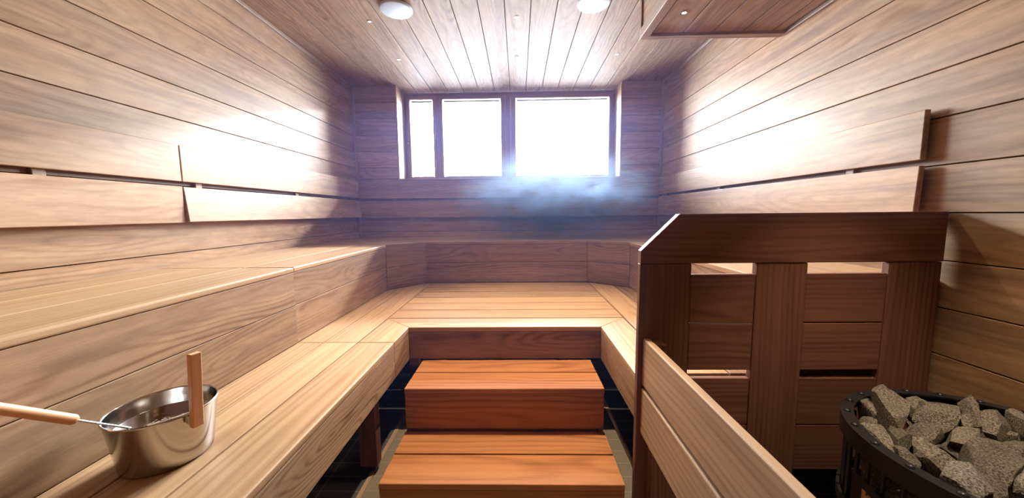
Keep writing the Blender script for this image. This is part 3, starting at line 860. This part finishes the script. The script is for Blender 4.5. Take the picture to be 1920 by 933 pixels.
# ---- stones
def ray(px, py):
    return RM @ Vector(((px - 960) / F_PX, 1, -(py - 466.5) / F_PX))
def onz(px, py, z):
    d = ray(px, py); return d * (z / d.z)
def rock(center, a_vec, b_vec, hz, seed, ncut=14):
    """irregular broken stone: an ellipsoid cut by random planes and roughened"""
    r2 = random.Random(seed)
    bm = bmesh.new()
    bmesh.ops.create_icosphere(bm, subdivisions=4, radius=1.0)
    planes = []
    for k in range(ncut):
        n = Vector((r2.gauss(0, 1), r2.gauss(0, 1), r2.gauss(0, 0.8))).normalized()
        planes.append((n, r2.uniform(0.42, 0.80)))
    planes.append((Vector((r2.uniform(-.3, .3), r2.uniform(-.3, .3), 1)).normalized(), r2.uniform(0.5, 0.7)))
    so = Vector((seed * 3.7, seed * 1.3, 0))
    for v in bm.verts:
        p = v.co
        for n, dd in planes:
            h = p.dot(n)
            if h > dd:
                p -= n * (h - dd)
        p *= 1.0 + 0.05 * mnoise.noise(p * 1.7 + so) + 0.03 * mnoise.noise(p * 6 + so) + 0.012 * mnoise.noise(p * 15 + so)
        v.co = center + a_vec * p.x * 1.52 + b_vec * p.y * 1.52 + Vector((0, 0, hz * 1.4)) * p.z
    for f in bm.faces: f.smooth = True
    return bm
def add_rock(bm, mat, label, group):
    mb = MB()
    cs = [v.co.copy() for v in bm.verts]; c = sum(cs, Vector()) / len(cs)
    mb.add_bm(bm, smooth=True)
    o = mb.build('stove_stone', mat, None, origin=(c.x, c.y, c.z + H), sharp=22)
    me = o.data
    tag(o, label, 'stone', group)
    return o
K = 4.38
TOP = [  # centre, half length, half width (crop pixels), angle, lift, pale, label
 (240, 165, 85, 50, 40, 0.01, 0, 'small stone at the far left against the rim of the stove'),
 (475, 185, 175, 110, 40, 0.035, 0, 'large pale-brown slab-like stone at the back left of the stove'),
 (560, 110, 85, 50, 25, 0.0, 0, 'small stone behind the large back-left stone, near the rim'),
 (700, 130, 100, 55, 18, 0.012, 0, 'rounded dark stone at the back of the stove beside the dark gap'),
 (870, 195, 225, 50, 12, 0.0, 0, 'long narrow stone lying behind the middle of the pile'),
 (310, 300, 105, 60, 35, -0.005, 0, 'dark rough stone between the far left stone and the left rim stones'),
 (530, 410, 165, 80, 48, 0.01, 0, 'tilted brown stone left of the block-shaped middle stone'),
 (360, 405, 170, 60, 40, 0.012, 0, 'long stone leaning on the left front rim'),
 (765, 370, 150, 80, 0, 0.035, 0, 'block-shaped light stone in the middle of the pile'),
 (900, 275, 200, 70, 2, 0.015, 0, 'broad stone with a dark right end behind the block-shaped stone'),
 (600, 590, 175, 52, 42, 0.012, 0, 'narrow stone along the front rim, left of the long dark-sided stone'),
 (835, 560, 265, 85, 24, 0.032, 0, 'long stone with a dark front side, in front of the block-shaped stone'),
 (1080, 425, 165, 85, 15, 0.018, 0, 'stone with a black shadowed face right of the block-shaped stone'),
 (1150, 195, 130, 75, 50, 0.035, 0, 'upright pale stone leaning against the back rim'),
 (1310, 315, 215, 70, 10, 0.02, 0, 'wide flat stone in front of the upright back stone'),
 (1510, 265, 115, 48, 35, 0.028, 0, 'pointed orange-tinted stone at the right, near the back rim'),
 (1310, 600, 290, 105, 30, 0.030, 0, 'largest flat stone at the right of the pile'),
 (1040, 545, 140, 65, 35, 0.0, 0, 'half-buried stone between the long dark-sided stone and the largest flat one'),
 (990, 790, 250, 105, 22, 0.030, 1, 'pale whitish-grey stone at the front rim'),
 (1350, 840, 145, 95, 35, 0.015, 0, 'stone at the bottom edge right of the whitish-grey stone'),
 (1560, 770, 150, 85, 40, 0.020, 1, 'bluish-grey stone at the lower right edge of the view'),
 (1540, 520, 130, 60, 5, 0.0, 0, 'stone under the largest flat stone at the right edge of the view'),
 (1440, 420, 120, 45, 10, -0.01, 0, 'low dark stone beneath the wide flat stone'),
 (1215, 730, 95, 60, 50, 0.0, 0, 'small stone wedged right of the whitish-grey stone'),
 (1230, 390, 90, 50, 20, 0.005, 0, 'small stone between the shadow-faced stone and the wide flat stone'),
]
for i, (cx, cy2, ha, hb, ang, lift, pale, lab) in enumerate(TOP):
    px, py = 1560 + cx / K, 720 + cy2 / K
    z = SZ - 0.022 + lift
    c = onz(px, py, z)
    ca, sa = math.cos(math.radians(ang)), math.sin(math.radians(ang))
    ea = onz(px + ha * ca / K, py + ha * sa / K, z) - c
    eb = onz(px - hb * sa / K, py + hb * ca / K, z) - c
    hz = 0.55 * eb.length if eb.length > 0.05 else 0.03
    c.z -= hz * 0.5
    # keep inside the rim
    dv = Vector((c.x - SC[0], c.y - SC[1])); lim = SR - 0.035 - 0.75 * max(abs(ea.normalized().dot(Vector((dv.x, dv.y, 0)).normalized())) * ea.length, abs(eb.normalized().dot(Vector((dv.x, dv.y, 0)).normalized())) * eb.length)
    if dv.length > lim:
        dv = dv.normalized() * lim; c.x, c.y = SC[0] + dv.x, SC[1] + dv.y
    add_rock(rock(c, ea, eb, max(0.028, min(hz, 0.05)), i + 1), M['stone_pale'] if pale else M['stone'], lab, 'stones on top of the stove')
r3 = random.Random(5)
# lower layer filling the basket just under the top stones
for i in range(30):
    a = i * 2.39996; rr = 0.255 * math.sqrt((i + 0.5) / 30)
    c = Vector((SC[0] + rr * math.cos(a), SC[1] + rr * math.sin(a), SZ - 0.085 + r3.uniform(-0.01, 0.01)))
    th = r3.uniform(0, 6.28)
    ea = Vector((math.cos(th), math.sin(th), 0)) * r3.uniform(0.045, 0.06); eb = Vector((-math.sin(th), math.cos(th), 0)) * r3.uniform(0.032, 0.042)
    add_rock(rock(c, ea, eb, 0.034, 100 + i), M['stone'], 'brown-grey stone wedged beneath the top stones of the stove', 'stones beneath the top layer')
# stones seen through the bars
for lay, zz in enumerate((-0.745, -0.825, -0.905, -0.985)):
    for i in range(16):
        a = math.radians(130 + 10.2 * i * 1.0 + lay * 5)
        rr = SR - 0.088
        c = Vector((SC[0] + rr * math.cos(a), SC[1] + rr * math.sin(a), zz + r3.uniform(-0.008, 0.008)))
        th = a + math.pi / 2 + r3.uniform(-0.3, 0.3)
        ea = Vector((math.cos(th), math.sin(th), 0)) * r3.uniform(0.036, 0.046); eb = Vector((-math.sin(th), math.cos(th), 0)) * 0.034
        add_rock(rock(c, ea, eb, 0.038, 200 + lay * 20 + i), M['stone'], 'stone seen between the bars on the side of the stove basket', 'stones behind the basket bars')

# ---------------------------------------------------------------- bucket, water and ladle
BC = (-1.041, 0.953)
RB, RT, ZR = 0.103, 0.121, -0.548
t = thing('bucket', (BC[0], BC[1], HL), 'round stainless steel sauna bucket with upright wooden handle on the left bench', 'bucket')
prof = [(0, HL + 0.001), (RB - 0.008, HL + 0.001), (RB - 0.002, HL + 0.004)]
for k in range(9):
    s = k / 8; prof.append((RB + (RT - RB) * s, HL + 0.006 + (ZR - 0.004 - HL - 0.006) * s))
prof += [(RT + 0.0035, ZR - 0.002), (RT + 0.0035, ZR + 0.001), (RT + 0.001, ZR + 0.003), (RT - 0.002, ZR + 0.001)]
for k in range(9):
    s = 1 - k / 8; prof.append((RB - 0.003 + (RT - RB) * s, HL + 0.008 + (ZR - 0.004 - HL - 0.008) * s))
prof += [(RB - 0.012, HL + 0.005), (0, HL + 0.005)]
mb = MB(); mb.lathe(BC, prof, 96); one(mb, 'bucket_body', M['steel'], t)
# wooden handle block clipped over the rim
n = Vector((0.955, -0.30, 0)).normalized(); tt = Vector((0.30, 0.955, 0)).normalized()
hc = Vector((BC[0], BC[1], 0)) + n * (RT + 0.015)
def hb(u, v, z): p = hc + n * u + tt * v; return (p.x, p.y, z)
mb = MB(); mb.prism([hb(-0.003, -0.013, -0.583), hb(0.015, -0.013, -0.583), hb(0.015, 0.013, -0.583), hb(-0.003, 0.013, -0.583)], tuple(n * 0.020 + Vector((0, 0, 0.213))), tuple(n * 0.020 + Vector((0, 0, 0.213))), bev=0.002, seg=2, thick=tuple(n), w0=0.08, d0=0.03)
one(mb, 'handle', M['grip'], t)
mb = MB(); mb.prism([hb(-0.016, -0.010, -0.578), hb(-0.0035, -0.010, -0.578), hb(-0.0035, 0.010, -0.578), hb(-0.016, 0.010, -0.578)], (0, 0, 0.026), (0, 0, 1), bev=0.001)
one(mb, 'handle_mount', M['steel'], t)
mb = MB(); zw = -0.592; rw = RB - 0.0035 + (RT - RB) * ((zw - HL) / (ZR - HL))
mb.lathe(BC, [(0, zw), (rw - 0.001, zw)], 64)
wtr = mb.build('water', M['water'], None, origin=(BC[0], BC[1], zw + H)); tag(wtr, 'clear water standing inside the steel bucket', 'water', kind='stuff')

def onx(px, py, x):
    d = ray(px, py); return d * (x / d.x)
pr = Vector((-1.165, 0.915, 0))     # near the rim
pE = onx(0, 766, -1.15)
pR = onz(183, 793, ZR + 0.007)
t = thing('ladle', (pR.x, pR.y, pR.z), 'ladle with a thin steel rod and round wooden grip resting on the bucket rim', 'ladle')
dirv = (pE - pR).normalized()
for k in range(400):      # the grip starts a little outside the rim
    p = pR + dirv * (k * 0.001)
    q = RM.transposed() @ p
    if 960 + F_PX * q.x / q.y < 143:
        pG = p; break
pIn = pR - dirv * ((pR.z - (HL + 0.036)) / dirv.z)
mb = MB(); mb.tube(pG, pR, 0.0028, n=12); mb.tube(pR, pIn, 0.0028, n=12)
one(mb, 'rod', M['chrome'], t)
pe2 = pR + dirv * ((pE - pR).length + 0.09)
mb = MB(); mb.tube(pG, pG + dirv * 0.006, 0.0095, 0.0125, n=20); mb.tube(pG + dirv * 0.006, pe2, 0.0125, 0.0118, n=20, w0=0.05, d0=0.03, tone=1.05)
one(mb, 'grip', M['grip'], t)
mb = MB(); cc = pIn
mb.lathe((cc.x, cc.y), [(0, cc.z - 0.03), (0.024, cc.z - 0.024), (0.03, cc.z), (0.0285, cc.z), (0.022, cc.z - 0.022), (0, cc.z - 0.028)], 32)
one(mb, 'cup', M['chrome'], t)

# ---------------------------------------------------------------- steam
def steam_mat(name, color, dens, center, rad, lo, hi, noise_scale, aniso=0.3):
    m = bpy.data.materials.new(name); m.use_nodes = True
    nt = m.node_tree; nt.nodes.clear(); L = nt.links.new
    out = nn(nt, 'ShaderNodeOutputMaterial')
    v = nn(nt, 'ShaderNodeVolumePrincipled')
    v.inputs['Color'].default_value = (*color, 1)
    v.inputs['Anisotropy'].default_value = aniso
    tc = nn(nt, 'ShaderNodeTexCoord')
    n1 = nn(nt, 'ShaderNodeTexNoise'); n1.inputs['Scale'].default_value = noise_scale; n1.inputs['Detail'].default_value = 4; n1.inputs['Roughness'].default_value = 0.6
    n1.inputs['Distortion'].default_value = 0.6
    mpn = nn(nt, 'ShaderNodeMapping'); mpn.inputs['Scale'].default_value = (0.8, 1, 1.5)
    L(tc.outputs['Object'], mpn.inputs[0]); L(mpn.outputs[0], n1.inputs['Vector'])
    r = nn(nt, 'ShaderNodeMapRange'); r.inputs[1].default_value = lo; r.inputs[2].default_value = hi
    L(n1.outputs[0], r.inputs[0])
    mp = nn(nt, 'ShaderNodeMapping')
    mp.inputs['Scale'].default_value = (1 / rad[0], 1 / rad[1], 1 / rad[2])
    mp.inputs['Location'].default_value = (0, 0, 0)
    L(tc.outputs['Object'], mp.inputs[0])
    ln = nn(nt, 'ShaderNodeVectorMath', operation='LENGTH'); L(mp.outputs[0], ln.inputs[0])
    fo = nn(nt, 'ShaderNodeMapRange', interpolation_type='SMOOTHSTEP'); fo.inputs[1].default_value = 1.0; fo.inputs[2].default_value = 0.2
    fo.inputs[3].default_value = 0; fo.inputs[4].default_value = 1
    L(ln.outputs['Value'], fo.inputs[0])
    mu = nn(nt, 'ShaderNodeMath', operation='MULTIPLY'); L(r.outputs[0], mu.inputs[0]); L(fo.outputs[0], mu.inputs[1])
    m2 = nn(nt, 'ShaderNodeMath', operation='MULTIPLY'); L(mu.outputs[0], m2.inputs[0]); m2.inputs[1].default_value = dens
    L(m2.outputs[0], v.inputs['Density'])
    L(v.outputs[0], out.inputs['Volume'])
    return m
def ellipsoid(name, c, rad, mat, label):
    me = bpy.data.meshes.new(name); bm = bmesh.new()
    bmesh.ops.create_icosphere(bm, subdivisions=3, radius=1.0)
    for v in bm.verts: v.co = Vector((v.co.x * rad[0], v.co.y * rad[1], v.co.z * rad[2]))
    bm.to_mesh(me); bm.free(); me.materials.append(mat)
    o = bpy.data.objects.new(name, me); col.objects.link(o); o.location = (c[0], c[1], c[2] + H)
    tag(o, label, 'steam', kind='stuff')
    return o
SRAD = (1.26, 0.46, 0.66)
steam = ellipsoid('steam', (0.42, 3.80, 0.12), SRAD, steam_mat('steam_cloud', (0.48, 0.68, 1.0), 6.2, None, SRAD, 0.38, 0.68, 4.6, 0.0), 'drifting bluish-white steam below the window in front of the back wall')

def haze_mat():
    m = bpy.data.materials.new('steam_and_veil'); m.use_nodes = True
    nt = m.node_tree; nt.nodes.clear()
    out = nn(nt, 'ShaderNodeOutputMaterial'); v = nn(nt, 'ShaderNodeVolumeScatter')
    v.inputs['Color'].default_value = (0.24, 0.38, 1.0, 1); v.inputs['Density'].default_value = 0.020; v.inputs['Anisotropy'].default_value = 0.3  # bluish volume added for the lens veil as well as steam
    nt.links.new(v.outputs[0], out.inputs['Volume'])
    return m
me = bpy.data.meshes.new('steam_and_veil'); bm = bmesh.new(); bmesh.ops.create_cube(bm, size=1.0)
for v in bm.verts: v.co = Vector((v.co.x * 3.60, v.co.y * 3.0, v.co.z * 2.3))
bm.to_mesh(me); bm.free(); me.materials.append(haze_mat())
o = bpy.data.objects.new('steam_and_veil', me); col.objects.link(o); o.location = (-0.128, 2.78, -0.05 + H)
tag(o, 'thin bluish haze of steam and added lens veil filling the back of the room', 'steam', kind='stuff')

# clean up helper properties
for o in list(bpy.data.objects):
    if '_org' in o: del o['_org']
